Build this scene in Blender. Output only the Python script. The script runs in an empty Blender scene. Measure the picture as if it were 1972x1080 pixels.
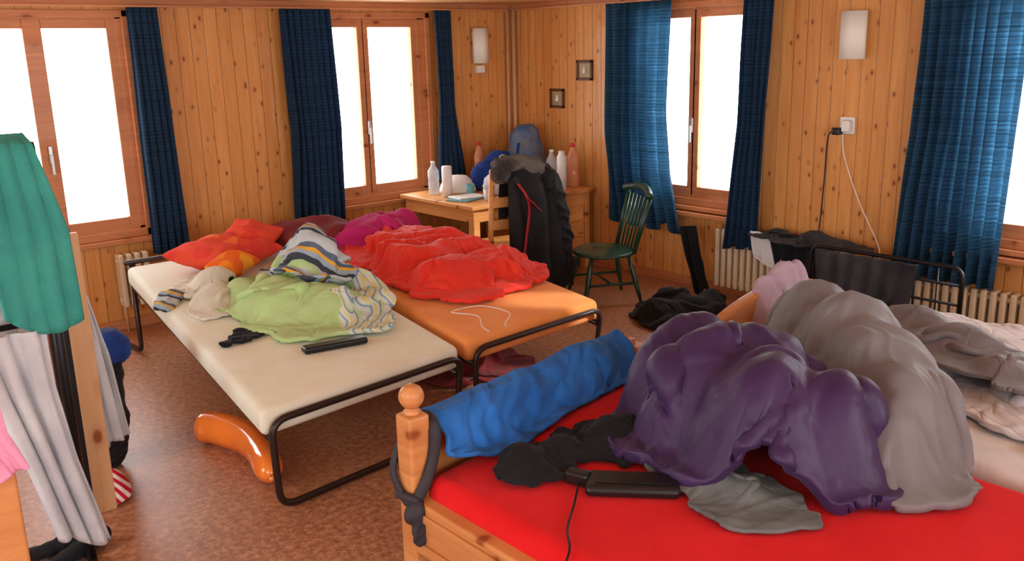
import bpy, bmesh, math, random
import numpy as np
from mathutils import Vector, Matrix, noise
random.seed(4)
S=bpy.context.scene; COL=bpy.context.collection
pi=math.pi
def lin(c):
    r=[]
    for v in c:
        v=v/255.; r.append(v/12.92 if v<=.04045 else ((v+.055)/1.055)**2.4)
    return (r[0],r[1],r[2],1)
# ---------------------------------------------------------------- materials
class NT:
    def __init__(s,name):
        s.m=bpy.data.materials.new(name); s.m.use_nodes=True; s.t=s.m.node_tree; s.t.nodes.clear()
        s.out=s.n('ShaderNodeOutputMaterial')
    def n(s,typ,**kw):
        nd=s.t.nodes.new(typ)
        for k,v in kw.items(): setattr(nd,k,v)
        return nd
    def l(s,a,b): s.t.links.new(a,b)
    def math(s,op,a,b=None,c=None):
        nd=s.n('ShaderNodeMath',operation=op)
        for i,v in enumerate((a,b,c)):
            if v is None: continue
            if isinstance(v,(int,float)): nd.inputs[i].default_value=v
            else: s.l(v,nd.inputs[i])
        return nd.outputs[0]
    def mix(s,fac,a,b,blend='MIX'):
        nd=s.n('ShaderNodeMix',data_type='RGBA',blend_type=blend)
        for i,v in ((0,fac),(6,a),(7,b)):
            if isinstance(v,(int,float)): nd.inputs[i].default_value=v
            elif isinstance(v,tuple): nd.inputs[i].default_value=v
            else: s.l(v,nd.inputs[i])
        return nd.outputs[2]
    def ramp(s,fac,stops,interp='LINEAR'):
        nd=s.n('ShaderNodeValToRGB'); cr=nd.color_ramp; cr.interpolation=interp
        while len(cr.elements)<len(stops): cr.elements.new(.5)
        for e,(p,c) in zip(cr.elements,stops): e.position=p; e.color=c
        s.l(fac,nd.inputs[0]); return nd.outputs[0]
    def noise(s,vec,scale,detail=3,rough=.5):
        nd=s.n('ShaderNodeTexNoise'); nd.inputs['Scale'].default_value=scale; nd.inputs['Detail'].default_value=detail; nd.inputs['Roughness'].default_value=rough
        if vec is not None: s.l(vec,nd.inputs['Vector'])
        return nd.outputs[0]
    def obj(s): return s.n('ShaderNodeTexCoord').outputs['Object']
    def map(s,vec,scale=(1,1,1),rot=(0,0,0),loc=(0,0,0)):
        nd=s.n('ShaderNodeMapping'); nd.inputs['Scale'].default_value=scale; nd.inputs['Rotation'].default_value=rot; nd.inputs['Location'].default_value=loc
        s.l(vec,nd.inputs[0]); return nd.outputs[0]
    def bsdf(s,col,rough=.6,bump=None,bstr=.3,bdist=.01,spec=.4,metal=0,sheen=0,coat=0):
        b=s.n('ShaderNodeBsdfPrincipled')
        if isinstance(col,tuple): b.inputs['Base Color'].default_value=col
        else: s.l(col,b.inputs['Base Color'])
        if isinstance(rough,(int,float)): b.inputs['Roughness'].default_value=rough
        else: s.l(rough,b.inputs['Roughness'])
        b.inputs['Specular IOR Level'].default_value=spec; b.inputs['Metallic'].default_value=metal
        b.inputs['Sheen Weight'].default_value=sheen; b.inputs['Coat Weight'].default_value=coat
        if bump is not None:
            n=s.n('ShaderNodeBump'); n.inputs['Strength'].default_value=bstr; n.inputs['Distance'].default_value=bdist
            s.l(bump,n.inputs['Height']); s.l(n.outputs[0],b.inputs['Normal'])
        return b
    def done(s,b): s.l(b.outputs[0],s.out.inputs[0]); return s.m
def cloth(name,c,c2=None,rough=.9,bs=60,bstr=.25,wr=6,sheen=.05,spec=.2):
    t=NT(name); v=t.obj(); c=lin(c); c2=lin(c2) if c2 else tuple(x*.7 for x in c[:3])+(1,)
    n1=t.noise(v,5,4); col=t.mix(t.ramp(n1,[(.35,(0,0,0,1)),(.7,(1,1,1,1))]),c,c2)
    h=t.math('ADD',t.math('MULTIPLY',t.noise(v,bs*4,2),.12),t.noise(v,wr*3,5,.6))
    return t.done(t.bsdf(col,rough,h,bstr,.03,spec,sheen=sheen))
def plain(name,c,rough=.5,metal=0,spec=.4,coat=0,bs=30,bstr=.05):
    t=NT(name); v=t.obj(); c=lin(c); n=t.noise(v,bs,3)
    col=t.mix(n,tuple(x*.9 for x in c[:3])+(1,),tuple(min(1,x*1.08) for x in c[:3])+(1,))
    return t.done(t.bsdf(col,rough,n,bstr,.005,spec,metal,coat=coat))
def pine(name,axis,base=(236,176,104),dark=(216,142,72),w=.108,planks=True):
    t=NT(name); v=t.obj(); sp=t.n('ShaderNodeSeparateXYZ'); t.l(v,sp.inputs[0])
    u={'x':sp.outputs[0],'y':sp.outputs[1],'z':sp.outputs[2]}[axis]
    d=t.math('DIVIDE',u,w); fl=t.math('FLOOR',d); fr=t.math('FRACT',d)
    wn=t.n('ShaderNodeTexWhiteNoise',noise_dimensions='1D'); t.l(fl,wn.inputs['W'])
    if axis=='x': sc=(14,1,1.1)
    elif axis=='y': sc=(1,14,1.1)
    else: sc=(1.1,1,14)
    comb=t.n('ShaderNodeCombineXYZ'); t.l(t.math('MULTIPLY',wn.outputs[0],37),comb.inputs[0 if axis=='z' else 2]); t.l(t.math('MULTIPLY',wn.outputs[0],11),comb.inputs[1 if axis!='y' else 0])
    ad=t.n('ShaderNodeVectorMath',operation='ADD'); t.l(v,ad.inputs[0]); t.l(comb.outputs[0],ad.inputs[1])
    g=t.noise(t.map(ad.outputs[0],sc),2.2,5,.6)
    g2=t.noise(t.map(ad.outputs[0],tuple(x*4 if x>2 else x for x in sc)),2,3,.6)
    col=t.mix(t.ramp(g,[(.3,(0,0,0,1)),(.72,(1,1,1,1))]),lin(dark),lin(base))
    col=t.mix(t.math('MULTIPLY',g2,.35),col,lin(tuple(x*.86 for x in dark)))
    col=t.mix(t.math('MULTIPLY',wn.outputs[0],.4),col,lin(tuple(x*.9 for x in dark)))
    vs={'x':(1,.01,.6),'y':(.01,1,.6),'z':(.62,1,1)}[axis]
    vo=t.n('ShaderNodeTexVoronoi'); vo.inputs['Scale'].default_value=12 if planks else 6; t.l(t.map(ad.outputs[0],vs),vo.inputs['Vector'])
    k=t.ramp(vo.outputs['Distance'],[(0,(1,1,1,1)),(.09,(.9,.9,.9,1)),(.15,(.2,.2,.2,1)),(.28,(0,0,0,1))])
    col=t.mix(k,col,lin((132,64,26)))
    h=g
    if planks:
        e=t.math('ABSOLUTE',t.math('SUBTRACT',fr,.5)); gr=t.ramp(e,[(.455,(0,0,0,1)),(.495,(1,1,1,1))])
        col=t.mix(t.math('MULTIPLY',gr,.6),col,lin((118,62,28)))
        h=t.math('SUBTRACT',t.math('MULTIPLY',g,.15),gr)
    return t.done(t.bsdf(col,.42,h,.5,.006,.35,coat=.1))
M={}
M['wA']=pine('pine_boards_x','x'); M['wB']=pine('pine_boards_y','y')
M['ceil']=pine('pine_ceiling','x',(232,186,132),(222,164,104))
M['frame']=pine('window_wood','z',(214,148,100),(194,122,76),planks=False)
M['desk']=pine('desk_wood','z',(234,172,104),(214,142,74),planks=False)
M['bedw']=pine('bed_wood','z',(216,150,92),(194,124,70),planks=False)
M['board']=pine('board_wood','x',(222,178,132),(208,156,108),w=.5,planks=False)
t=NT('linoleum_floor'); v=t.obj(); n1=t.noise(v,30,6,.8); n2=t.noise(v,1.5,3)
col=t.ramp(n1,[(.34,lin((112,70,46))),(.5,lin((166,112,80))),(.66,lin((208,156,120)))])
col=t.mix(t.math('MULTIPLY',n2,.3),col,lin((178,126,94)))
M['floor']=t.done(t.bsdf(col,t.math('MULTIPLY_ADD',n1,.15,.32),n1,.08,.004,.45))
def curt(name,c,tc,f=.42):
    t=NT(name); v=t.obj(); sp=t.n('ShaderNodeSeparateXYZ'); t.l(v,sp.inputs[0])
    b=t.noise(t.map(v,(1.5,1.5,70)),1.6,3,.6); b2=t.math('FRACT',t.math('MULTIPLY',sp.outputs[2],38))
    fac=t.ramp(t.math('ADD',t.math('MULTIPLY',b,.75),t.math('MULTIPLY',b2,.25)),[(.35,(0,0,0,1)),(.7,(1,1,1,1))])
    col=t.mix(fac,lin(tuple(x*.7 for x in c)),lin(c)); tcol=t.mix(fac,lin(tuple(x*.7 for x in tc)),lin(tc))
    d=t.bsdf(col,.9,b,.2,.01,.1,sheen=.1); tr=t.n('ShaderNodeBsdfTranslucent'); t.l(tcol,tr.inputs[0])
    mx=t.n('ShaderNodeMixShader'); mx.inputs[0].default_value=f; t.l(d.outputs[0],mx.inputs[1]); t.l(tr.outputs[0],mx.inputs[2])
    return t.done(mx)
M['curt']=curt('blue_curtain_fabric',(38,66,96),(40,110,160),.22)
M['curtL']=curt('blue_curtain_backlit',(50,92,130),(150,200,228),.5)  # lighter copy of the curtain fabric, backlight put into its colours and translucency
M['cream']=cloth('mattress_cream',(232,234,220),(226,226,204),bstr=.06,wr=3)
M['orangem']=cloth('mattress_orange',(240,160,92),(234,146,76),bstr=.06,wr=3)
M['redsheet']=cloth('red_sheet',(214,26,30),(202,18,22),bstr=.06,wr=2,sheen=.03)
M['purple']=cloth('purple_sleeping_bag',(58,34,78),(48,26,66),rough=.5,bstr=.15,spec=.35)
M['gray']=cloth('gray_duvet',(120,116,120),(110,106,110),rough=.6,bstr=.15,spec=.3)
M['graylin']=cloth('gray_lining',(112,116,116),(84,88,90),bstr=.3)
M['blue']=cloth('blue_fleece',(44,108,186),(34,92,168),bstr=.3)
M['green']=cloth('green_duvet',(180,206,146),(168,198,130),bstr=.15)
M['red']=cloth('red_duvet',(226,60,42),(216,46,34),bstr=.15,rough=.7)
M['magenta']=cloth('magenta_blanket',(190,40,112),(172,30,98),bstr=.2)
M['maroon']=cloth('maroon_pillow',(128,46,46),(104,34,36),bstr=.3)
M['white']=cloth('white_cotton',(224,224,226),(208,206,210),bstr=.2)
M['offw']=cloth('offwhite_bundle',(218,214,198),(196,192,176),bstr=.2)
M['gwhite']=cloth('greywhite_garment',(200,202,206),(180,182,190),bstr=.3)
M['teal']=cloth('teal_terry',(66,156,144),(52,138,128),bstr=.6,bs=120)
M['pink']=cloth('pink_cloth',(224,150,180),(206,134,162),bstr=.3)
M['lilac']=cloth('lilac_cloth',(184,162,178),(164,142,160),bstr=.3)
M['black']=cloth('black_cloth',(26,26,30),(18,18,22),bstr=.3,sheen=.05)
M['dgray']=cloth('dark_gray_cloth',(64,64,70),(38,38,44),bstr=.4)
M['jacket']=cloth('jacket_black',(30,29,32),(18,18,20),rough=.6,bstr=.4,sheen=.05)
M['fur']=cloth('fur_trim',(120,116,108),(50,48,48),bstr=1.,bs=200)
M['navy']=cloth('navy_bag',(32,66,140),(22,46,106),bstr=.3)
M['bpack']=cloth('backpack_fabric',(62,98,146),(124,122,116),bstr=.4)
M['strap']=plain('dark_strap',(46,42,48),.7)
M['redstrap']=plain('red_strap',(160,24,34),.7)
M['tube']=plain('brown_metal_tube',(52,38,34),.35,metal=.4,spec=.5)
M['blackm']=plain('black_metal',(20,20,22),.4,metal=.3)
M['chair']=plain('green_chair_paint',(26,62,44),.4,coat=.3)
M['white_p']=plain('white_plastic',(232,230,226),.4)
M['rad']=plain('radiator_enamel',(214,196,166),.4)
M['blackp']=plain('black_plastic',(22,22,24),.35)
M['steel']=plain('steel',(180,180,180),.3,metal=1)
M['pipe']=plain('painted_pipe',(200,160,120),.4)
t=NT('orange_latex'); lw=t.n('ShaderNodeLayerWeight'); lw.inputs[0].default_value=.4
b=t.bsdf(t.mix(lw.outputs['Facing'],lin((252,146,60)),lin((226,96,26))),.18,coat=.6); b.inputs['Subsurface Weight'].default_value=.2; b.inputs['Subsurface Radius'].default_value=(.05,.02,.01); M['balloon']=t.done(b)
M['paper']=plain('paper',(235,235,232),.8)
M['tealbook']=plain('teal_cover',(110,170,176),.6)
M['photo']=plain('frame_picture',(170,150,110),.5)
M['fdark']=plain('picture_frame_wood',(96,56,26),.5)
M['redp']=plain('red_plastic',(200,40,50),.4)
def glassy(name,c,tr):
    t=NT(name); b=t.bsdf(lin(c),.1); x=t.n('ShaderNodeBsdfTransparent'); m=t.n('ShaderNodeMixShader'); m.inputs[0].default_value=tr
    t.l(b.outputs[0],m.inputs[1]); t.l(x.outputs[0],m.inputs[2]); return t.done(m)
M['bottle']=glassy('bottle_plastic',(220,230,235),.55); M['bottleO']=glassy('bottle_tint',(225,150,110),.4)
t=NT('window_glass'); g=t.n('ShaderNodeBsdfGlossy'); g.inputs['Roughness'].default_value=.02; x=t.n('ShaderNodeBsdfTransparent'); m=t.n('ShaderNodeMixShader'); m.inputs[0].default_value=.96
t.l(g.outputs[0],m.inputs[1]); t.l(x.outputs[0],m.inputs[2]); M['glass']=t.done(m)
t=NT('sconce_glass'); b=t.bsdf(lin((240,234,222)),.5); M['sconce']=t.done(b)
def stripes(name,stops,per,ang,rough=.9,noi=.05):
    t=NT(name); v=t.obj(); nv=t.n('ShaderNodeTexNoise'); nv.inputs['Scale'].default_value=3; t.l(v,nv.inputs['Vector'])
    sp=t.n('ShaderNodeSeparateXYZ'); t.l(t.map(v,(1,1,1),(0,0,ang)),sp.inputs[0])
    d=t.math('FRACT',t.math('MULTIPLY',t.math('ADD',t.math('ADD',sp.outputs[0],t.math('MULTIPLY',sp.outputs[2],.8)),t.math('MULTIPLY',nv.outputs[0],noi)),1/per))
    col=t.ramp(d,[(p,lin(c)) for p,c in stops],'CONSTANT')
    return t.done(t.bsdf(col,rough,t.noise(v,18,5),.2,.02,.2))
M['stripe']=stripes('striped_duvet',[(0,(206,214,204)),(.22,(130,168,190)),(.34,(214,220,206)),(.5,(216,210,140)),(.62,(208,216,202)),(.78,(128,150,160)),(.86,(186,208,166))],.085,.9)
M['stripe2']=stripes('striped_underside',[(0,(180,190,194)),(.25,(62,66,76)),(.4,(150,170,184)),(.55,(226,170,60)),(.65,(90,104,124)),(.8,(186,194,196))],.22,-.5,noi=.2)
M['rstripe']=stripes('red_striped',[(0,(190,30,50)),(.5,(225,215,215))],.04,0)
M['checks']=stripes('patterned_white_duvet',[(0,(210,210,218)),(.45,(192,190,202)),(.5,(216,216,222)),(.8,(180,178,192)),(.84,(212,212,218))],.14,.4,noi=.3)
def patt(name,stops):
    t=NT(name); v=t.obj(); vo=t.n('ShaderNodeTexVoronoi'); vo.inputs['Scale'].default_value=9; t.l(v,vo.inputs['Vector']); sp=t.n('ShaderNodeSeparateColor'); t.l(vo.outputs['Color'],sp.inputs[0])
    return t.done(t.bsdf(t.ramp(sp.outputs[0],[(p,lin(c)) for p,c in stops],'CONSTANT'),.85,t.noise(v,12,4),.2,.02,.2))
M['rpil']=patt('red_pattern_pillow',[(0,(220,66,54)),(.3,(226,80,56)),(.86,(234,112,56)),(.92,(222,70,60))])
M['opil']=patt('orange_pattern_pillow',[(0,(238,110,36)),(.45,(244,170,48)),(.7,(232,84,34)),(.85,(240,140,40))])
# ---------------------------------------------------------------- geometry helpers
def obj(name,me,mat=None,smooth=False,parent=None):
    o=bpy.data.objects.new(name,me); COL.objects.link(o)
    if mat is not None: me.materials.append(M[mat])
    if smooth:
        for p in me.polygons: p.use_smooth=True
    if parent: o.parent=parent
    return o
def empty(name,loc=(0,0,0)):
    e=bpy.data.objects.new(name,None); COL.objects.link(e); return e
def mesh(name,vs,fs):
    me=bpy.data.meshes.new(name); me.from_pydata([tuple(v) for v in vs],[],fs); me.update(); return me
def boxes(name,L,mat,bev=0,parent=None,smooth=False):
    vs=[];fs=[]
    for a,b in L:
        x0,x1=sorted((a[0],b[0]));y0,y1=sorted((a[1],b[1]));z0,z1=sorted((a[2],b[2])); k=len(vs)
        vs+=[(x0,y0,z0),(x1,y0,z0),(x1,y1,z0),(x0,y1,z0),(x0,y0,z1),(x1,y0,z1),(x1,y1,z1),(x0,y1,z1)]
        fs+=[tuple(k+i for i in f) for f in ((0,3,2,1),(4,5,6,7),(0,1,5,4),(1,2,6,5),(2,3,7,6),(3,0,4,7))]
    o=obj(name,mesh(name,vs,fs),mat,parent=parent)
    if bev: m=o.modifiers.new('b','BEVEL'); m.width=bev; m.segments=3
    return o
def obox(name,c,size,rz,mat,bev=0,parent=None,tilt=0):
    o=boxes(name,[((-size[0]/2,-size[1]/2,-size[2]/2),(size[0]/2,size[1]/2,size[2]/2))],mat,bev,parent)
    o.location=c; o.rotation_euler=(tilt,0,rz); return o
def smoothpts(P,n=8,closed=False):
    P=[Vector(p) for p in P]; R=[]
    N=len(P)
    for i in range(N if closed else N-1):
        p0=P[(i-1)%N] if (closed or i>0) else P[0]; p1=P[i];p2=P[(i+1)%N];p3=P[(i+2)%N] if (closed or i+2<N) else P[-1]
        for k in range(n):
            t=k/n; R.append(.5*((2*p1)+(-p0+p2)*t+(2*p0-5*p1+4*p2-p3)*t*t+(-p0+3*p1-3*p2+p3)*t**3))
    if not closed: R.append(P[-1])
    return R
def roundpath(P,rad,n=6):
    P=[Vector(p) for p in P]; R=[P[0]]
    for i in range(1,len(P)-1):
        a=(P[i-1]-P[i]);b=(P[i+1]-P[i]); r=min(rad,a.length*.45,b.length*.45); A=P[i]+a.normalized()*r;B=P[i]+b.normalized()*r
        for k in range(n+1):
            t=k/n; R.append((1-t)**2*A+2*t*(1-t)*P[i]+t*t*B)
    R.append(P[-1]); return R
def tube(name,P,r,mat,parent=None,seg=10,closed=False,flat=1):
    P=[Vector(p) for p in P]; N=len(P); vs=[];fs=[]
    rr=r if isinstance(r,(list,tuple)) else [r]*N
    up=None
    for i in range(N):
        a=P[(i-1)%N] if (closed or i>0) else P[i]; b=P[(i+1)%N] if (closed or i<N-1) else P[i]
        d=(b-a); d=d.normalized() if d.length>1e-9 else Vector((0,0,1))
        if up is None: up=Vector((0,0,1)) if abs(d.z)<.9 else Vector((1,0,0))
        s=d.cross(up); s.normalize(); up=s.cross(d).normalized()
        for k in range(seg):
            an=2*pi*k/seg; vs.append(P[i]+(s*math.cos(an)+up*math.sin(an)*flat)*rr[i])
    for i in range(N if closed else N-1):
        j=(i+1)%N
        for k in range(seg):
            fs.append((i*seg+k,i*seg+(k+1)%seg,j*seg+(k+1)%seg,j*seg+k))
    if not closed: fs+=[tuple(range(seg))[::-1],tuple((N-1)*seg+k for k in range(seg))]
    return obj(name,mesh(name,vs,fs),mat,True,parent)
def lathe(name,prof,c,mat,parent=None,seg=24):
    vs=[];fs=[]
    for r,z in prof:
        for k in range(seg): vs.append((c[0]+r*math.cos(2*pi*k/seg),c[1]+r*math.sin(2*pi*k/seg),c[2]+z))
    for i in range(len(prof)-1):
        for k in range(seg): fs.append((i*seg+k,i*seg+(k+1)%seg,(i+1)*seg+(k+1)%seg,(i+1)*seg+k))
    fs+=[tuple(range(seg))[::-1],tuple((len(prof)-1)*seg+k for k in range(seg))]
    return obj(name,mesh(name,vs,fs),mat,True,parent)
def chain(pts,n=4):
    R=[]
    for (a,b) in zip(pts[:-1],pts[1:]):
        for k in range(n): t=k/n; R.append(tuple(a[i]*(1-t)+b[i]*t for i in range(6)))
    R.append(tuple(pts[-1][:6])); return R
def blob(name,E,mat,vox=.02,puff=.03,pf=3.,fold=.02,ff=4.,ang=0.,st=(1,1,1),zmin=None,parent=None,seed=0,sm=6,fine=.004):
    bm=bmesh.new()
    for e in E:
        rz=math.radians(e[6]) if len(e)>6 else 0; ry=math.radians(e[7]) if len(e)>7 else 0
        mt=Matrix.Translation(e[:3])@Matrix.Rotation(rz,4,'Z')@Matrix.Rotation(ry,4,'Y')@Matrix.Diagonal((e[3],e[4],e[5],1))
        bmesh.ops.create_icosphere(bm,subdivisions=3,radius=1,matrix=mt)
    me=bpy.data.meshes.new(name+'_t'); bm.to_mesh(me); bm.free()
    o=bpy.data.objects.new(name+'_t',me); COL.objects.link(o)
    m=o.modifiers.new('r','REMESH'); m.mode='VOXEL'; m.voxel_size=vox
    m=o.modifiers.new('s','SMOOTH'); m.iterations=sm; m.factor=.6
    dg=bpy.context.evaluated_depsgraph_get(); dg.update()
    me2=bpy.data.meshes.new_from_object(o.evaluated_get(dg)); bpy.data.objects.remove(o)
    me2.name=name
    R=Matrix.Rotation(ang,3,'Z'); sv=Vector((seed*7.3,seed*3.1,seed*1.7))
    nrm=[v.normal.copy() for v in me2.vertices]
    for v,n in zip(me2.vertices,nrm):
        p=R@v.co; q=Vector((p.x*st[0],p.y*st[1],p.z*st[2]))+sv
        w=q+Vector((noise.noise(q*2.1),noise.noise(q*2.1+Vector((9,0,0))),0))*.25
        d=noise.voronoi(w*pf)[0]; cr=min(1.,(d[1]-d[0])*2.0)
        rg=1-abs(noise.noise(w*ff+Vector((3,5,1))))*2; rg=max(0,rg)**2
        h=puff*(math.sqrt(cr)-.6)+fold*(rg-.3)+fine*noise.noise(w*26)
        v.co+=n*h
        if zmin is not None and v.co.z<zmin: v.co.z=zmin+ .002*noise.noise(q*9)
    me2.update()
    return obj(name,me2,mat,True,parent)
def blur2(A,r,times=2):
    for _ in range(times):
        for ax in (0,1):
            pad=[(0,0),(0,0)]; pad[ax]=(r+1,r); c=np.cumsum(np.pad(A,pad,mode='edge'),axis=ax)
            if ax==0: A=(c[2*r+1:]-c[:-2*r-1])/(2*r+1)
            else: A=(c[:,2*r+1:]-c[:,:-2*r-1])/(2*r+1)
    return A
def drape(name,C,E,mat,n=(90,90),cf=1.15,zmin=.505,steps=70,iters=10,bk=5,bs=.25,th=.03,seed=0,parent=None,matfn=None,wob=.05,amp=.04,rough=.03,br=3,base=None,bulge=.16,wr=.010,wf=1.0):
    """position-based cloth with slack, relaxed under gravity on a rounded heap"""
    nu,nv=n; C=np.array(C,float)
    x0,y0=C.min(0)-.5; x1,y1=C.max(0)+.5; cs=.012
    gx=np.arange(x0,x1,cs); gy=np.arange(y0,y1,cs); GX,GY=np.meshgrid(gx,gy)
    bh=np.full(GX.shape,zmin,float)
    if base is not None: bh=np.maximum(bh,base(GX,GY))
    h=bh.copy()
    for e in E:
        a=math.radians(e[6]) if len(e)>6 else 0; ca,sa=math.cos(a),math.sin(a)
        dx=GX-e[0];dy=GY-e[1]; qx=(ca*dx+sa*dy)/e[3]; qy=(-sa*dx+ca*dy)/e[4]
        k=1-qx*qx-qy*qy; h=np.maximum(h,np.where(k>0,e[2]+e[5]*np.sqrt(np.maximum(k,0)),-1))
    h=blur2(h,br,2)
    st=4; sv=Vector((seed*3.7,seed*1.3,0))
    nzc=np.array([[ (1-2*abs(noise.noise(Vector((x,y,0))*3.2+sv)))+.6*noise.noise(Vector((x,y,4))*7+sv) for x in gx[::st]] for y in gy[::st]])
    nzf=np.repeat(np.repeat(nzc,st,0),st,1)[:h.shape[0],:h.shape[1]]; nzf=blur2(nzf,2,2)
    w=np.clip((h-bh)/.06,0,1); h=np.maximum(bh,h+rough*(nzf-.3)*w)
    def Hs(P):
        fx=np.clip((P[...,0]-x0)/cs,0,len(gx)-1.01); fy=np.clip((P[...,1]-y0)/cs,0,len(gy)-1.01)
        i=fx.astype(int);j=fy.astype(int);a=fx-i;b=fy-j
        return h[j,i]*(1-a)*(1-b)+h[j,i+1]*a*(1-b)+h[j+1,i]*(1-a)*b+h[j+1,i+1]*a*b
    u=np.linspace(0,1,nu)[None,:];v=np.linspace(0,1,nv)[:,None]
    XY=(C[0][None,None]*((1-u)*(1-v))[...,None]+C[1]*(u*(1-v))[...,None]+C[2]*(u*v)[...,None]+C[3]*((1-u)*v)[...,None])
    cu,cv=2*u-1,2*v-1; bl=bulge*((1-cu**2)*cv**2+(1-cv**2)*cu**2)-.12*(cu**2*cv**2)**3
    cen=C.mean(0); XY=XY+(XY-cen)*bl[...,None]
    P=np.zeros((nv,nu,3)); P[...,:2]=XY
    nz=np.zeros((nv,nu)); nx=np.zeros((nv,nu)); ny=np.zeros((nv,nu)); W=np.zeros((nv,nu))
    dirs=[(math.cos(a),math.sin(a)) for a in (.4+seed,1.5+seed,2.6+seed)]
    for j in range(nv):
        for i in range(nu):
            x,y=P[j,i,0],P[j,i,1]; p=Vector((x,y,0))+sv
            nz[j,i]=noise.noise(p*6)+.6*noise.noise(p*13); nx[j,i]=noise.noise(p*2.6+Vector((5,0,3)))+.4*noise.noise(p*7+Vector((5,0,3))); ny[j,i]=noise.noise(p*2.6+Vector((0,9,7)))+.4*noise.noise(p*7+Vector((0,9,7)))
            s=0; wx=x+.06*nx[j,i]; wy=y+.06*ny[j,i]
            for k,(dx,dy) in enumerate(dirs):
                a=wx*dx+wy*dy; b=-wx*dy+wy*dx
                for (fa,fb,am) in ((7,2.2,1.),(15,5,.45)):
                    r_=max(0,1-abs(noise.noise(Vector((a*fa*wf,b*fb*wf,k*5+seed+fa))))*3.2); m_=max(0,noise.noise(Vector((x*2.5,y*2.5,k*7+seed+fa)))+.35)
                    s+=am*r_*r_*m_
            W[j,i]=s
    P[...,0]+=wob*nx; P[...,1]+=wob*ny
    g=th*.5+.002
    P[...,2]=Hs(P)+g
    L=lambda A,B: np.linalg.norm(A-B,axis=2)*cf
    ru=L(P[:,1:],P[:,:-1]); rv=L(P[1:],P[:-1]); rd1=L(P[1:,1:],P[:-1,:-1]); rd2=L(P[1:,:-1],P[:-1,1:])
    bu=L(P[:,bk:],P[:,:-bk])*.98; bv=L(P[bk:],P[:-bk])*.98
    P[...,2]+=.01+amp*np.maximum(0,nz+.4)+W*.02
    V=np.zeros_like(P); dt=1/50
    def sol(A,B,rest,k):
        d=B-A; l=np.sqrt((d*d).sum(-1))+1e-9; return d*((k*.5*(l-rest)/l)[...,None])
    for stp in range(steps):
        V[...,2]-=9.8*dt*.6; V*=.93; Q=P.copy(); P=P+V*dt
        for it in range(iters):
            for o in (0,1):
                A=P[:,o:-1:2];B=P[:,o+1::2]; c=sol(A,B,ru[:,o::2],.9); A+=c;B-=c
                A=P[o:-1:2];B=P[o+1::2]; c=sol(A,B,rv[o::2],.9); A+=c;B-=c
                A=P[o:-1:2,:-1];B=P[o+1::2,1:]; c=sol(A,B,rd1[o::2],.3); A+=c;B-=c
                A=P[o:-1:2,1:];B=P[o+1::2,:-1]; c=sol(A,B,rd2[o::2],.3); A+=c;B-=c
            c=sol(P[:,:-bk],P[:,bk:],bu,bs); P[:,:-bk]+=c; P[:,bk:]-=c
            c=sol(P[:-bk],P[bk:],bv,bs); P[:-bk]+=c; P[bk:]-=c
        hh=Hs(P)+g; hit=P[...,2]<hh; P[...,2]=np.maximum(P[...,2],hh)
        fr=np.where(hit,.35,1.)[...,None]; P[...,:2]=Q[...,:2]+(P[...,:2]-Q[...,:2])*fr
        V=(P-Q)/dt; sp=np.linalg.norm(V,axis=-1,keepdims=True); V*=np.minimum(1,1.2/(sp+1e-6))
    P[1:-1,1:-1]=P[1:-1,1:-1]*.5+.125*(P[:-2,1:-1]+P[2:,1:-1]+P[1:-1,:-2]+P[1:-1,2:])
    du=np.zeros_like(P);dv=np.zeros_like(P); du[:,1:-1]=P[:,2:]-P[:,:-2]; du[:,0]=P[:,1]-P[:,0];du[:,-1]=P[:,-1]-P[:,-2]; dv[1:-1]=P[2:]-P[:-2];dv[0]=P[1]-P[0];dv[-1]=P[-1]-P[-2]
    N=np.cross(du,dv); N/=np.linalg.norm(N,axis=-1,keepdims=True)+1e-9; N*=np.sign(N[...,2:3]+1e-6)
    P+=N*(wr*(W-W.mean()*.5))[...,None]
    P[...,2]=np.maximum(P[...,2],np.minimum(Hs(P),bh.max())+th*.4)
    fs=[(j*nu+i,j*nu+i+1,(j+1)*nu+i+1,(j+1)*nu+i) for j in range(nv-1) for i in range(nu-1)]
    o=obj(name,mesh(name,P.reshape(-1,3).tolist(),fs),mat if not isinstance(mat,(list,tuple)) else None,True,parent)
    if isinstance(mat,(list,tuple)):
        for mm in mat: o.data.materials.append(M[mm])
        for j in range(nv-1):
            for i in range(nu-1): o.data.polygons[j*(nu-1)+i].material_index=matfn(i/(nu-1),j/(nv-1))
    m=o.modifiers.new('s','SOLIDIFY'); m.thickness=th; m.offset=0
    m=o.modifiers.new('ss','SUBSURF'); m.levels=1; m.render_levels=1
    return o
def pillow(name,c,sx,sy,h,rz,tx,ty,mat,n=28):
    vs=[];fs=[]
    R=Matrix.Rotation(math.radians(rz),4,'Z')@Matrix.Rotation(math.radians(ty),4,'Y')@Matrix.Rotation(math.radians(tx),4,'X')
    for s in (1,-1):
        for j in range(n+1):
            for i in range(n+1):
                a=2*i/n-1;b=2*j/n-1; k=((1-abs(a)**2.4)*(1-abs(b)**2.4))**.5
                p=Vector((a*sx*(1-.10*(1-b*b)),b*sy*(1-.10*(1-a*a)),s*h*k)); q=p*5+Vector((c[0],c[1],s))
                p.z+=k*.035*(1-abs(noise.noise(q))*2)*s
                vs.append(Vector(c)+R@p)
    W=n+1;T=W*W
    for j in range(n):
        for i in range(n):
            a=j*W+i; fs.append((a,a+1,a+W+1,a+W)); fs.append((T+a,T+a+W,T+a+W+1,T+a+1))
    me=mesh(name,vs,fs); bm=bmesh.new(); bm.from_mesh(me); bmesh.ops.remove_doubles(bm,verts=bm.verts,dist=.0005); bm.to_mesh(me); bm.free()
    return obj(name,me,mat,True)
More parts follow.
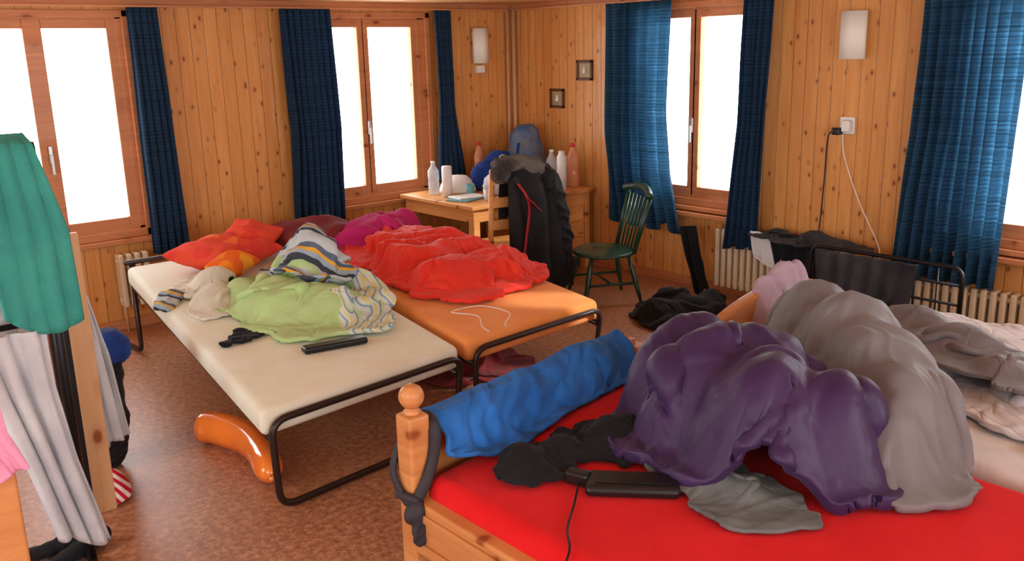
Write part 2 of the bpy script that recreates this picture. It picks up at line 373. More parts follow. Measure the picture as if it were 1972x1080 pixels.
def slab(name,C,th,mat,bev=.035,parent=None,n=14,sag=.0):
    C=[Vector(c) for c in C]; vs=[];fs=[]
    for k in (0,1):
        for j in range(n+1):
            for i in range(n+1):
                u=i/n;v=j/n; p=C[0]*(1-u)*(1-v)+C[1]*u*(1-v)+C[2]*u*v+C[3]*(1-u)*v
                if k==0: p=p-Vector((0,0,th))
                else: p=p+Vector((0,0,(noise.noise(p*1.7)*sag)*16*u*(1-u)*v*(1-v)))
                vs.append(p)
    W=n+1;T=W*W
    for j in range(n):
        for i in range(n):
            a=j*W+i; fs.append((a,a+W,a+W+1,a+1)); fs.append((T+a,T+a+1,T+a+W+1,T+a+W))
    for i in range(n):
        fs.append((i,i+1,T+i+1,T+i)); b=n*W+i; fs.append((b+1,b,T+b,T+b+1))
        a=i*W; fs.append((a+W,a,T+a,T+a+W)); b=i*W+n; fs.append((b,b+W,T+b+W,T+b))
    o=obj(name,mesh(name,vs,fs),mat,True,parent)
    m=o.modifiers.new('b','BEVEL'); m.width=bev; m.segments=4; m.limit_method='ANGLE'; m.angle_limit=math.radians(50)
    return o
def sheet(name,f,nu,nv,mat,parent=None,th=.004):
    vs=[f(i/nu,j/nv) for j in range(nv+1) for i in range(nu+1)]; W=nu+1
    fs=[(j*W+i,j*W+i+1,(j+1)*W+i+1,(j+1)*W+i) for j in range(nv) for i in range(nu)]
    o=obj(name,mesh(name,vs,fs),mat,True,parent)
    if th: m=o.modifiers.new('s','SOLIDIFY'); m.thickness=th; m.offset=0
    return o
def pl(P,t):
    n=len(P)-1; k=min(int(t*n),n-1); s=t*n-k; return tuple(P[k][i]*(1-s)+P[k+1][i]*s for i in range(len(P[0])))
def hang(name,L,R,ax,off,mat,folds=4,amp=.02,parent=None,th=.004,seed=0,nu=60,nv=40,hem=.0):
    def f(u,v):
        l=pl(L,v);r=pl(R,v); a=l[0]*(1-u)+r[0]*u; z=l[1]*(1-u)+r[1]*u
        ph=2*pi*folds*u+1.1*noise.noise(Vector((u*3,v*1.5,seed)))+seed
        w=math.sin(ph); w=math.copysign(abs(w)**.7,w)
        o=off+amp*(.6+.4*v)*w*(.6+.8*abs(noise.noise(Vector((u*4,v*1.2,seed+2)))))+amp*.5*noise.noise(Vector((u*6,v*2.5,seed+5)))
        a+= .35*amp*math.cos(ph*1.0+.7)*(1-abs(2*u-1))
        z+= hem*v*math.sin(ph*.5+1)
        return (a,o,z) if ax=='x' else (o,a,z)
    return sheet(name,f,nu,nv,mat,parent,th)
# ---------------------------------------------------------------- camera
yaw,pitch,roll=[math.radians(v) for v in (49.38,14.26,-1.40)]
f=Vector((math.cos(yaw)*math.cos(pitch),math.sin(yaw)*math.cos(pitch),-math.sin(pitch)))
r=Vector((math.sin(yaw),-math.cos(yaw),0)); u=r.cross(f); c,s=math.cos(roll),math.sin(roll)
r,u=r*c+u*s,u*c-r*s
cd=bpy.data.cameras.new('camera'); cd.sensor_width=36; cd.lens=1750/1972*36; cd.clip_start=.05
co=bpy.data.objects.new('camera',cd); COL.objects.link(co)
co.matrix_world=Matrix((( r.x,u.x,-f.x,-6.08),(r.y,u.y,-f.y,-6.98),(r.z,u.z,-f.z,2.0),(0,0,0,1))); S.camera=co
# ---------------------------------------------------------------- room
XL,YB,H=-7.3,-8.3,2.42
def wall(name,ax,pos,a0,a1,th,holes,mat):
    L=[]
    def bx(u0,u1,z0,z1):
        if ax=='x': L.append(((u0,pos,z0),(u1,pos+th,z1)))
        else: L.append(((pos,u0,z0),(pos+th,u1,z1)))
    cur=a0
    for (h0,h1,z0,z1) in sorted(holes):
        bx(cur,h0,0,H); bx(h0,h1,0,z0); bx(h0,h1,z1,H); cur=h1
    bx(cur,a1,0,H); return boxes(name,L,mat)
ZB,ZT=.70,2.34
wall('wall_back','x',0,XL,0.2,.2,[(-4.98,-3.69,ZB,ZT),(-2.36,-1.02,ZB,ZT)],'wA')
wall('wall_right','y',0,YB,0,.2,[(-2.84,-1.55,ZB,ZT),(-5.72,-4.30,ZB,ZT)],'wB')
wall('wall_left','y',XL,YB,0,-.2,[(-6.8,-5.0,.8,2.25),(-3.6,-2.0,.8,2.25)],'wB')  # unseen wall; its window openings are added to let in fill daylight
wall('wall_front','x',YB,XL,0,-.2,[(-6.6,-4.6,.8,2.25),(-3.4,-1.4,.8,2.25)],'wA')  # also out of view, with openings added for fill daylight
boxes('floor',[((XL-.2,YB-.2,-.1),(.2,.2,0))],'floor')
boxes('ceiling',[((XL-.2,YB-.2,H),(.2,.2,H+.1))],'ceil')
boxes('trim_1',[((XL,-.05,2.365),(0,0,H)),((-.05,YB,2.365),(0,-.05,H))],'frame',.004)
boxes('baseboard_back',[((XL,-.02,0),(0,0,.08))],'frame',.004)
boxes('baseboard_right',[((-.02,YB,0),(0,-.02,.08))],'frame',.004)
def window(name,ax,a0,a1,mids,z0,z1,gz0=.85,gz1=2.215):
    e=empty(name)
    L=[];G=[]
    def B(u0,u1,w0,w1,d0,d1,lst):
        lst.append(((u0,d0,w0),(u1,d1,w1)) if ax=='x' else ((d0,u0,w0),(d1,u1,w1)))
    B(a0,a0+.05,z0,z1,-.03,.1,L); B(a1-.05,a1,z0,z1,-.03,.1,L); B(a0,a1,z1-.05,z1,-.03,.1,L); B(a0,a1,z0,z0+.06,-.03,.1,L)
    for (g0,g1) in mids:
        B(g0-.065,g0,gz0-.08,gz1+.07,.01,.07,L); B(g1,g1+.065,gz0-.08,gz1+.07,.01,.07,L)
        B(g0,g1,gz0-.08,gz0,.01,.07,L); B(g0,g1,gz1,gz1+.07,.01,.07,L); B(g0,g1,gz0,gz1,.035,.04,G)
    lo,hi=min(m[0] for m in mids),max(m[1] for m in mids)
    B(a0,lo-.06,z0,z1,.005,.06,L); B(hi+.06,a1,z0,z1,.005,.06,L); B(a0,a1,gz1+.06,z1,.005,.06,L); B(a0,a1,z0,gz0-.07,.005,.06,L)
    B(a0-.04,a1+.04,z0-.035,z0,-.08,.02,L)
    boxes('frame',L,'frame',.006,e); boxes('glass_panes',G,'glass',0,e)
    ms=sorted(mids); m=(ms[0][1]+ms[1][0])/2; HL=[]; B(m-.012,m+.012,1.30,1.42,-.02,.01,HL); B(m-.008,m+.008,1.22,1.36,-.04,-.02,HL)
    boxes('handle',HL,'steel',.004,e)
    return e
window('window_1','x',-4.97,-3.70,[(-4.84,-4.40),(-4.28,-3.85)],ZB,ZT)
window('window_2','x',-2.35,-1.03,[(-2.215,-1.775),(-1.665,-1.215)],ZB,ZT)
window('window_3','y',-2.83,-1.56,[(-2.685,-2.275),(-2.17,-1.74)],ZB,ZT)
window('window_4','y',-5.71,-4.31,[(-5.55,-5.08),(-4.96,-4.47)],ZB,ZT)
boxes('trim_2',[((-.12,-2.86,.62),(0,-1.5,.655)),((-.12,-5.76,.62),(0,-4.28,.655))],'frame',.006)
# curtains
hang('blue_curtain',[(-3.74,2.355),(-3.75,.56)],[(-3.52,2.355),(-3.47,.58)],'x',-.13,'curt',5,.03,seed=1,hem=.006,nu=90)
hang('blue_curtain.001',[(-2.56,2.355),(-2.54,1.4),(-2.57,.6)],[(-2.10,2.355),(-2.06,1.4),(-2.08,.58)],'x',-.14,'curt',8,.045,seed=2,nu=140,hem=.01)
hang('blue_curtain.002',[(-1.05,2.355),(-1.03,1.5),(-1.08,.82)],[(-.86,2.355),(-.84,1.5),(-.74,.80)],'x',-.13,'curt',5,.03,seed=3,hem=.006,nu=90)
hang('blue_curtain.003',[(-1.41,2.355),(-1.42,1.3),(-1.46,.90),(-1.47,.52)],[(-2.12,2.355),(-2.08,1.5),(-2.12,1.0),(-2.26,.50)],'y',-.16,'curtL',7,.05,seed=4,nu=140,hem=.04)
hang('blue_curtain.004',[(-2.80,2.355),(-2.78,1.4),(-2.69,.42)],[(-3.06,2.355),(-3.02,1.4),(-3.0,.45)],'y',-.15,'curt',5,.035,seed=5,hem=.01,nu=100)
hang('blue_curtain.005',[(-4.16,2.355),(-4.14,1.4),(-4.06,.45)],[(-4.80,2.355),(-4.78,1.4),(-4.76,.45)],'y',-.15,'curtL',9,.05,seed=6,nu=160,hem=.008)
boxes('curtain_rail',[((XL+.5,-.15,2.355),(-.2,-.12,2.368)),((-.165,YB+.5,2.355),(-.135,-.2,2.368))],'frame')
e=empty('heating_pipe')
tube('pipe_1',[(-.05,-.06,0),(-.05,-.06,2.41)],.02,'pipe',e); tube('pipe_2',[(-.12,-.05,0),(-.12,-.05,2.41)],.014,'pipe',e)
def sconce(name,ax,a0,a1,z0,z1,low=True):
    e=empty(name)
    def pt(a,d,z): return (a,-d,z) if ax=='x' else (-d,a,z)
    n=12; vs=[];fs=[]
    for k in range(n+1):
        a=a0+(a1-a0)*k/n; d=.05+.06*math.sin(pi*k/n)
        vs+=[pt(a,d,z0),pt(a,d,z1)]
    for k in range(n): fs.append((2*k,2*k+2,2*k+3,2*k+1))
    o=obj('shade',mesh('shade',vs,fs),'sconce',True,e); m=o.modifiers.new('s','SOLIDIFY'); m.thickness=.006
    boxes('backplate',[(pt(a0+.03,0,z0+.03),pt(a1-.03,.05,z1-.03))],'white_p',.004,e)
    if low: boxes('switch_box',[(pt(a0+.05,0,z0-.09),pt(a1-.05,.05,z0-.02))],'white_p',.006,e)
sconce('sconce_lamp','x',-.55,-.36,1.88,2.20); sconce('sconce_lamp.001','y',-3.72,-3.53,1.88,2.20,False)
def pic(name,y0,y1,z0,z1):
    e=empty(name); w=.025
    boxes('frame',[((-.02,y0,z0),(0,y0+w,z1)),((-.02,y1-w,z0),(0,y1,z1)),((-.02,y0,z0),(0,y1,z0+w)),((-.02,y0,z1-w),(0,y1,z1))],'fdark',.003,e)
    boxes('print',[((-.008,y0+w,z0+w),(0,y1-w,z1-w))],'photo',0,e)
    ym=(y0+y1)/2; zm=(z0+z1)/2
    lathe('figure',[(.001,-.03),(.02,-.025),(.018,0),(.01,.01),(.014,.025),(.002,.035)],(-.012,ym,zm),'white_p',e,10)
pic('picture_frame',-1.09,-.89,1.71,1.89); pic('picture_frame.001',-.72,-.53,1.45,1.63)
e=empty('power_outlet')
boxes('plate',[((-.02,-3.66,1.36),(0,-3.55,1.48))],'white_p',.006,e); obox('plug',(-.05,-3.55,1.38),(.06,.06,.05),0,'blackp',.01,e)
obox('adapter',(-.05,-3.62,1.42),(.05,.06,.08),0,'white_p',.01,e)
tube('black_cable',smoothpts([(-.06,-3.52,1.38),(-.05,-3.48,1.32),(-.03,-3.46,1.0),(-.04,-3.44,.6),(-.14,-3.42,.58)]),.005,'blackp',e,6)
tube('white_cable',smoothpts([(-.06,-3.60,1.36),(-.05,-3.62,1.2),(-.05,-3.75,.9),(-.1,-3.95,.6),(-.2,-4.0,.5)]),.004,'white_p',e,6)
def radiator(name,y0,y1,z0,z1,x=-.06,ax='y'):
    e=empty(name); n=max(2,int(abs(y1-y0)/.06)); L=[]
    for k in range(n):
        a=y0+(y1-y0)*(k+.5)/n
        if ax=='y': L.append(((x-.09,a-.02,z0),(x,a+.02,z1)))
        else: L.append(((a-.02,x-.11,z0),(a+.02,x,z1)))
    boxes('fins',L,'rad',.014,e)
    for i,z in enumerate([z0+.05,z1-.05]):
        P=[(x-.045,y0,z),(x-.045,y1,z)] if ax=='y' else [(y0,x-.055,z),(y1,x-.055,z)]
        tube('header_%d'%i,P,.018,'rad',e)
    P=[(x-.055,y0-.03,0),(x-.055,y0-.03,z0+.05),(x-.055,y0+.02,z0+.05)] if ax=='y' else [(y0+.03,x-.055,0),(y0+.03,x-.055,z0+.05),(y0+.06,x-.055,z0+.05)]
    tube('feed_pipe',P,.01,'pipe',e)
    return e
radiator('radiator',-3.72,-2.56,.08,.56,x=-.03); radiator('radiator.001',-5.5,-4.1,.08,.43,x=-.03); radiator('radiator.002',-4.03,-3.79,.2,.60,x=-.04,ax='x')
# ---------------------------------------------------------------- folding beds
B1=[(-4.52,-3.46,.50),(-3.34,-3.35,.50),(-2.98,-.66,.62),(-4.16,-.74,.64)]
B2=[(-3.27,-3.32,.50),(-2.18,-3.25,.50),(-1.85,-.62,.62),(-2.92,-.66,.62)]
bed_base=lambda X,Y: .507+.125*np.clip((Y+3.35)/2.65,0,1.05)   # height of the sloping folding-bed mattresses
def foldbed(name,C,mat,th=.13):
    e=empty(name); C=[Vector(c) for c in C]; slab('mattress',C,th,mat,.04,e,sag=.006)
    FL,FR,BR,BL=C; d=Vector((0,-.035,0)); w=(FR-FL).normalized()
    a=FL+d+w*.03; b=FR+d-w*.02; zt=.455
    P=[Vector(p) for p in [(a.x,a.y,zt),(a.x+.03,a.y+.04,.02),(b.x-.03,b.y+.04,.02),(b.x,b.y,zt)]]; m=(P[0]+P[3])/2
    loop=roundpath([m]+P+[m],.09); tube('foot_loop',loop[:-1],.017,'tube',e,10,closed=True)
    for s0,s1,i in ((FL,BL,0),(FR,BR,1)):
        k=.04 if i==0 else -.04
        tube('side_rail_%d'%i,[(s0.x+k,s0.y-.02,zt-.09),(s1.x+k,s1.y,s1.z-th-.02)],.018,'tube',e)
        tube('rear_leg_%d'%i,roundpath([(s1.x+k,s1.y+.02,s1.z+.02),(s1.x+k,s1.y+.02,.03),(s1.x+k,s1.y+.25,.017)],.05),.016,'tube',e)
    tube('head_rail',[(BL.x,BL.y+.02,BL.z+.02),(BR.x,BR.y+.02,BR.z+.02)],.016,'tube',e)
    for k in range(1,9):
        t=k/9; p=FL.lerp(BL,t);q=FR.lerp(BR,t); z=p.z-th-.03
        tube('slat_%d'%k,[(p.x+.04,p.y,z),(q.x-.04,q.y,z)],.008,'tube',e,6)
    return e
foldbed('folding_bed',B1,'cream'); foldbed('folding_bed.001',B2,'orangem')
# bedding on cream bed
e=empty('green_duvet')
EG=[(-3.80,-2.25,.54,.22,.32,.17,0),(-3.64,-2.48,.52,.22,.24,.16,20),(-3.48,-2.05,.60,.15,.22,.30),(-3.88,-1.95,.54,.10,.18,.15),(-3.34,-2.2,.54,.10,.36,.17),(-3.40,-2.55,.5,.12,.16,.12)]
drape('cover',[(-4.06,-2.62),(-3.44,-2.88),(-3.14,-1.72),(-3.92,-1.68)],EG,['green','stripe'],(110,130),1.22,.50,80,10,6,.25,.026,1,e,lambda a,b:1 if (a>.78 or (b<.20 and a>.55)) else 0,base=bed_base,rough=.05,wr=.018)
EG2=[(x,y,z+.035,a+.02,b+.02,c+.02)+tuple(q) for x,y,z,a,b,c,*q in EG]
drape('folded_underside',[(-3.70,-2.30),(-3.34,-2.34),(-3.24,-1.64),(-3.62,-1.60)],EG2,'stripe2',(70,100),1.28,.52,70,10,5,.25,.022,3,e,base=lambda X,Y:bed_base(X,Y)+.03,rough=.06,wr=.018,wob=.07)
drape('white_bundle',[(-4.20,-2.05),(-3.94,-2.1),(-3.74,-1.4),(-4.0,-1.35)],[(-4.05,-1.9,.55,.11,.17,.13),(-3.90,-1.6,.58,.11,.15,.14)],'offw',(60,90),1.25,.5,60,10,4,.25,.018,4,base=bed_base,rough=.05,wr=.014)
pillow('red_patterned_pillow',(-3.62,-1.12,.715),.34,.25,.08,26,6,0,'rpil')
pillow('orange_patterned_pillow',(-3.70,-1.42,.69),.17,.11,.05,34,12,-4,'opil')
pillow('red_cushion',(-3.36,-.98,.76),.20,.19,.06,40,14,-16,'rpil')
pillow('maroon_pillow',(-2.86,-.95,.71),.36,.24,.085,8,8,0,'maroon')
drape('black_socks',[(-4.30,-2.60),(-4.05,-2.57),(-3.88,-2.32),(-4.10,-2.38)],[(-4.12,-2.48,.51,.09,.06,.06),(-3.98,-2.40,.52,.07,.06,.05)],'black',(46,46),1.4,.5,50,8,3,.25,.016,7,base=bed_base,wob=.03,wf=2)
blob('patterned_scarf',chain([(-4.28,-1.75,.59,.06,.10,.03),(-4.18,-1.6,.60,.07,.09,.04)]),'stripe2',.012,.01,8,.012,10,zmin=.572,seed=8)
obox('remote_control',(-3.86,-2.97,.541),(.34,.075,.035),-.18,'blackp',.012)
# bedding on orange bed
drape('red_duvet',[(-2.98,-2.70),(-2.08,-2.72),(-1.98,-1.35),(-2.84,-1.30)],[(-2.65,-2.40,.54,.28,.24,.11,10),(-2.32,-2.42,.54,.24,.22,.13,0),(-2.60,-1.95,.56,.34,.30,.14),(-2.26,-1.80,.56,.24,.36,.14),(-2.4,-1.5,.60,.32,.2,.10)],'red',(140,170),1.20,.5,80,10,5,.22,.028,9,base=bed_base,rough=.06,wr=.022)
drape('magenta_blanket',[(-2.84,-1.50),(-2.15,-1.35),(-1.98,-.82),(-2.70,-.86)],[(-2.45,-1.15,.64,.28,.20,.12,10),(-2.2,-.98,.64,.2,.16,.10)],'magenta',(80,70),1.25,.5,60,8,5,.25,.022,10,base=bed_base,rough=.05,wr=.016)
tube('white_cable',smoothpts([(-3.1,-3.30,.516),(-3.08,-3.22,.52),(-2.98,-3.05,.526),(-3.05,-2.9,.532),(-2.85,-2.92,.532),(-2.8,-3.12,.522),(-2.95,-3.26,.518),(-2.97,-3.30,.516)]),.003,'white_p',None,6)
P=smoothpts([(-4.43,-2.44,.085),(-4.35,-2.54,.085),(-4.30,-2.76,.085),(-4.33,-3.02,.085),(-4.40,-3.25,.08)],10); n=len(P)
def rb(t): return .074+.014*math.sin(pi*min(1,t*1.5)) if .12<=t<=.82 else ((.074+.014*math.sin(pi*.18))*math.sqrt(max(0,1-((.12-t)/.12)**2)) if t<.12 else .074*math.sqrt(max(.01,1-((t-.82)/.18)**2)))
e=empty('orange_balloon'); tube('body',[(p.x,p.y,p.z) for p in P],[max(.004,rb(i/(n-1))) for i in range(n)],'balloon',e,24)
tube('knot',[(-4.398,-3.245,.08),(-4.405,-3.265,.08),(-4.41,-3.285,.08)],[.012,.008,.02],'balloon',e,10)
# ---------------------------------------------------------------- desk & chairs
DX=-1.50
e=empty('writing_desk')
boxes('top',[((DX,-1.16,.715),(-.06,-.10,.75))],'desk',.006,e)
boxes('legs',[((DX+.04,-1.12,0),(DX+.11,-1.05,.715)),((DX+.04,-.2,0),(DX+.11,-.13,.715)),((-.14,-1.12,0),(-.08,-1.05,.715)),((-.14,-.2,0),(-.08,-.13,.715))],'desk',.006,e)
boxes('apron',[((DX+.07,-1.11,.60),(-.1,-1.08,.715)),((DX+.07,-.17,.60),(-.1,-.14,.715)),((DX+.05,-1.08,.60),(DX+.08,-.15,.715))],'desk',.003,e)
boxes('drawer_cabinet',[((-.55,-1.10,.12),(-.12,-.16,.60))],'desk',.006,e)
boxes('drawer_fronts',[((-.53,-1.12,.14),(-.16,-1.10,.29)),((-.53,-1.12,.305),(-.16,-1.10,.44)),((-.53,-1.12,.455),(-.16,-1.10,.59))],'desk',.006,e)
def bottle(name,x,y,z,rr,h,mat,cap):
    e=empty(name); lathe('body',[(rr*.9,0),(rr,.01),(rr,h*.35),(rr*.9,h*.4),(rr,h*.45),(rr,h*.7),(rr*.35,h*.88),(rr*.35,h*.92)],(x,y,z),mat,e)
    lathe('cap',[(rr*.4,0),(rr*.4,h*.07),(rr*.1,h*.08)],(x,y,z+h*.92),cap,e)
bottle('water_bottle',-.16,-.98,.752,.058,.40,'bottleO','redp'); bottle('water_bottle.001',-.26,-.80,.752,.05,.34,'bottle','white_p')
bottle('water_bottle.002',-1.30,-.36,.752,.05,.30,'bottle','white_p'); bottle('soda_bottle',-.72,-.3,.752,.05,.42,'bottleO','redp')
lathe('white_candle',[(.045,0),(.045,.26),(.04,.27),(.005,.272)],(-1.30,-.56,.752),'white_p'); lathe('thermos',[(.045,0),(.045,.30),(.03,.32),(.028,.35)],(-.36,-1.04,.752),'white_p')
lathe('bicycle_helmet',[(.165,0),(.17,.02),(.16,.06),(.13,.11),(.08,.145),(.01,.155)],(-1.06,-.40,.752),'white_p')
blob('navy_pouch',[(-.78,-.50,.88,.20,.12,.14),(-.66,-.52,.98,.15,.1,.13)],'navy',.014,.012,6,.015,8,zmin=.752,seed=12)
blob('white_paper_bag',[(-.96,-.80,.84,.11,.08,.10),(-.84,-.78,.93,.10,.06,.16),(-.70,-.80,.87,.11,.07,.13)],'white',.012,.015,8,.02,9,zmin=.752,seed=13)
lathe('drinking_cup',[(.03,0),(.04,.10),(.037,.10),(.028,.01)],(-1.12,-.66,.752),'tealbook'); lathe('drinking_cup.001',[(.03,0),(.04,.10),(.037,.10),(.028,.01)],(-1.20,-1.0,.752),'white_p')
e=empty('magazine_stack'); obox('magazine_1',(-1.28,-.80,.758),(.30,.22,.012),.3,'tealbook',.002,e); obox('magazine_2',(-1.25,-.78,.770),(.28,.2,.01),-.1,'paper',.002,e)
obox('notepad',(-.98,-1.02,.757),(.22,.16,.01),.4,'paper',.002); obox('blue_carton',(-.50,-.78,.87),(.12,.09,.24),.3,'tealbook',.004)
e=empty('backpack')
blob('body',[(-.28,-.46,.98,.22,.16,.23),(-.28,-.46,1.17,.17,.13,.14),(-.32,-.56,.92,.18,.12,.15)],'bpack',.016,.015,5,.012,7,zmin=.752,parent=e,seed=14)
tube('strap',smoothpts([(-.45,-.56,1.15),(-.52,-.62,1.05),(-.50,-.64,.9),(-.44,-.64,.8)]),.014,'navy',e,8,flat=.5)
def P3(c,rz,p): a=math.cos(rz);b=math.sin(rz); return (c[0]+a*p[0]-b*p[1],c[1]+b*p[0]+a*p[1],p[2])
e=empty('wooden_chair'); cc=(-1.37,-1.38); rz=-.25
q=lambda x,y,z:P3(cc,rz,(x,y,z))
obox('seat',q(0,0,.46),(.44,.42,.03),rz,'desk',.01,e)
for i,(x,y) in enumerate(((-.19,-.18),(.19,-.18),(-.19,.18),(.19,.18))):
    top=1.10 if y<0 else .45
    tube('leg_%d'%i,[q(x,y-.03*(y<0),0),q(x,y,.46),q(x,y-(.06 if y<0 else 0),top)],.022,'desk',e,8)
for i,z in enumerate((.66,.84,1.03)): obox('back_slat_%d'%i,q(0,-.22-(z-.66)*.1,z),(.38,.02,.08),rz,'desk',.006,e)
for i,(a,b) in enumerate((((-.19,-.18),(.19,-.18)),((-.19,.18),(.19,.18)),((-.19,-.18),(-.19,.18)),((.19,-.18),(.19,.18)))): tube('rung_%d'%i,[q(a[0],a[1],.22),q(b[0],b[1],.22)],.012,'desk',e,8)
e=empty('black_jacket')
q=lambda x,y,z:P3(cc,rz,(x,y+.02,z))
def jk(u,v):
    w=.17+.10*min(1,v*1.1)+.05*max(0,v-.5)
    prof=[(-.13,.70),(-.16,.95),(-.20,1.10),(-.25,1.155),(-.31,1.12),(-.36,.95),(-.38,.75),(-.385,.52),(-.38,.28),(-.36,.10)]
    y,z=pl(prof,v); x=.08+.09*v+(2*u-1)*w+.02*noise.noise(Vector((v*4,u*3,1)))
    ph=u*17+2.2*noise.noise(Vector((u*2,v*2.2,4)))
    am=.03*min(1,abs(v-.3)*2.5); y-=am*(.5+.5*math.sin(ph))*1.2+.05*(1-(2*u-1)**2)*(v>.35)*min(1,(v-.35)*4); z+=.03*noise.noise(Vector((u*5,v*6,9)))-(.05*abs(2*u-1)**2 if v<.5 else 0)+.03*math.sin(u*9)*max(0,v-.8)*5
    return q(x,y,z)
sheet('coat',jk,70,70,'jacket',e,.018)
blob('sleeve',chain([q(.26,-.36,1.02)+(.07,.06,.07),q(.33,-.40,.8)+(.07,.06,.09),q(.38,-.40,.5)+(.065,.06,.1),q(.40,-.38,.28)+(.06,.055,.08)],5),'jacket',.014,.015,6,.02,8,zmin=.03,parent=e,seed=15)
blob('hood_fur',[q(.0,-.27,1.14)+(.20,.11,.065,-14),q(.14,-.32,1.10)+(.10,.08,.07,-14),q(-.14,-.32,1.08)+(.08,.07,.08)],'fur',.014,.012,10,.02,14,0,(1,1,1),None,e,16)
tube('strap_red_1',smoothpts([q(-.04,-.40,1.0),q(.02,-.47,.85),q(-.01,-.475,.6),q(-.05,-.46,.32)]),.022,'redstrap',e,8,flat=.3)
tube('strap_red_2',smoothpts([q(.0,-.465,.90),q(.06,-.485,.84),q(.12,-.47,.78)]),.018,'redstrap',e,8,flat=.3)
# green windsor chair
e=empty('windsor_chair'); cc2=(-.84,-2.02); rz2=math.radians(-28)
g=lambda x,y,z:P3(cc2,rz2,(x*1.18,y*1.18,z))
prof=[(.0,.385),(.19,.385),(.215,.395),(.215,.41),(.20,.42),(.0,.412)]
o=lathe('seat',[(max(.001,a*1.18),b) for a,b in prof],(0,0,0),'chair',e,28); o.location=(cc2[0],cc2[1],0); o.scale=(1,1.05,1); o.rotation_euler=(0,0,rz2)
for i,(x,y) in enumerate(((-.13,-.13),(-.13,.13),(.13,-.13),(.13,.13))):
    P=[g(x*(1+.55*t),y*(1+.55*t),.39*(1-t)) for t in (0,.25,.5,.75,1)]
    tube('leg_%d'%i,P,[.013,.02,.022,.017,.012],'chair',e,10)
for i,(a,b) in enumerate((((-.17,-.17),(.17,-.17)),((-.17,.17),(.17,.17)),((0,-.17),(0,.17)))): tube('stretcher_%d'%i,[g(a[0],a[1],.17),g(b[0],b[1],.17)],.011,'chair',e,8)
for i in range(7):
    y=-.17+.34*i/6; tube('spindle_%d'%i,[g(.17-.25*y*y,y,.41),g(.26,y*1.15,.84)],.009,'chair',e,8)
for i,y in enumerate((-.19,.19)): tube('post_%d'%i,[g(.15,y*.9,.41),g(.26,y*1.12,.88)],.014,'chair',e,8)
tube('crest_rail',smoothpts([g(.235,-.235,.87),g(.27,-.1,.90),g(.275,0,.91),g(.27,.1,.90),g(.235,.235,.87)]),.03,'chair',e,10,flat=1)
# items near radiator
hang('black_strap_bag',[(-2.32,.56),(-2.40,.3),(-2.50,.04)],[(-2.46,.58),(-2.52,.3),(-2.60,.05)],'y',-.24,'black',2,.03,seed=3,th=.02,hem=.03)
hang('white_socks',[(-2.96,.60),(-3.0,.42),(-3.12,.36)],[(-3.22,.60),(-3.26,.3),(-3.34,.27)],'y',-.19,'white',3,.015,seed=4,th=.012,hem=.02)
hang('black_shirt',[(-3.14,.62),(-3.2,.4),(-3.24,.30)],[(-3.62,.62),(-3.6,.4),(-3.6,.28)],'y',-.21,'black',4,.02,seed=5,th=.012,hem=.03)
drape('black_clothes',[(-.28,-3.80),(-.06,-3.80),(-.06,-3.05),(-.26,-3.05)],[(-.15,-3.2,.57,.06,.14,.05),(-.17,-3.5,.57,.07,.18,.07),(-.17,-3.72,.57,.07,.08,.05)],'dgray',(40,80),1.3,.565,50,8,4,.25,.014,17,wob=.02,wf=1.8,rough=.04)
e=empty('black_metal_frame')
F0=[(-.62,-3.74,.0),(-.62,-3.74,.67),(-.62,-4.75,.67),(-.62,-4.75,.0)]
tube('hoop',roundpath(F0,.08),.014,'blackm',e)
for i,z in enumerate((.2,.32,.44,.56)): tube('bar_%d'%i,[(-.62,-3.74,z),(-.62,-4.75,z)],.009,'blackm',e,8)
for i in range(6): tube('rod_%d'%i,[(-.62,-3.9-.14*i,.1),(-.62,-3.9-.14*i,.66)],.006,'blackm',e,8)
tube('foot_rail',[(-.62,-3.74,.1),(-.62,-4.75,.1)],.012,'blackm',e)
for i,y in enumerate((-3.74,-4.75)): tube('foot_%d'%i,[(-.78,y,.014),(-.46,y,.014)],.013,'blackm',e,8)
hang('dark_trousers',[(-3.80,.66),(-3.82,.4),(-3.84,.14)],[(-4.5,.66),(-4.46,.40),(-4.3,.22)],'y',-.675,'dgray',6,.025,seed=7,th=.015,hem=.05,nu=90)
drape('dark_clothes_pile',[(-1.20,-2.95),(-.55,-3.05),(-.40,-2.55),(-1.0,-2.45)],[(-.75,-2.65,.04,.18,.14,.12),(-.60,-2.85,.04,.18,.12,.10),(-.95,-2.75,.04,.2,.16,.11)],'black',(80,70),1.3,.002,60,8,4,.25,.02,18,rough=.06,wr=.02)
drape('maroon_clothes',[(-2.95,-2.75),(-2.35,-2.75),(-2.35,-2.2),(-2.9,-2.2)],[(-2.65,-2.5,.03,.2,.16,.14)],'maroon',(50,50),1.3,.002,50,8,4,.25,.02,19,rough=.05)
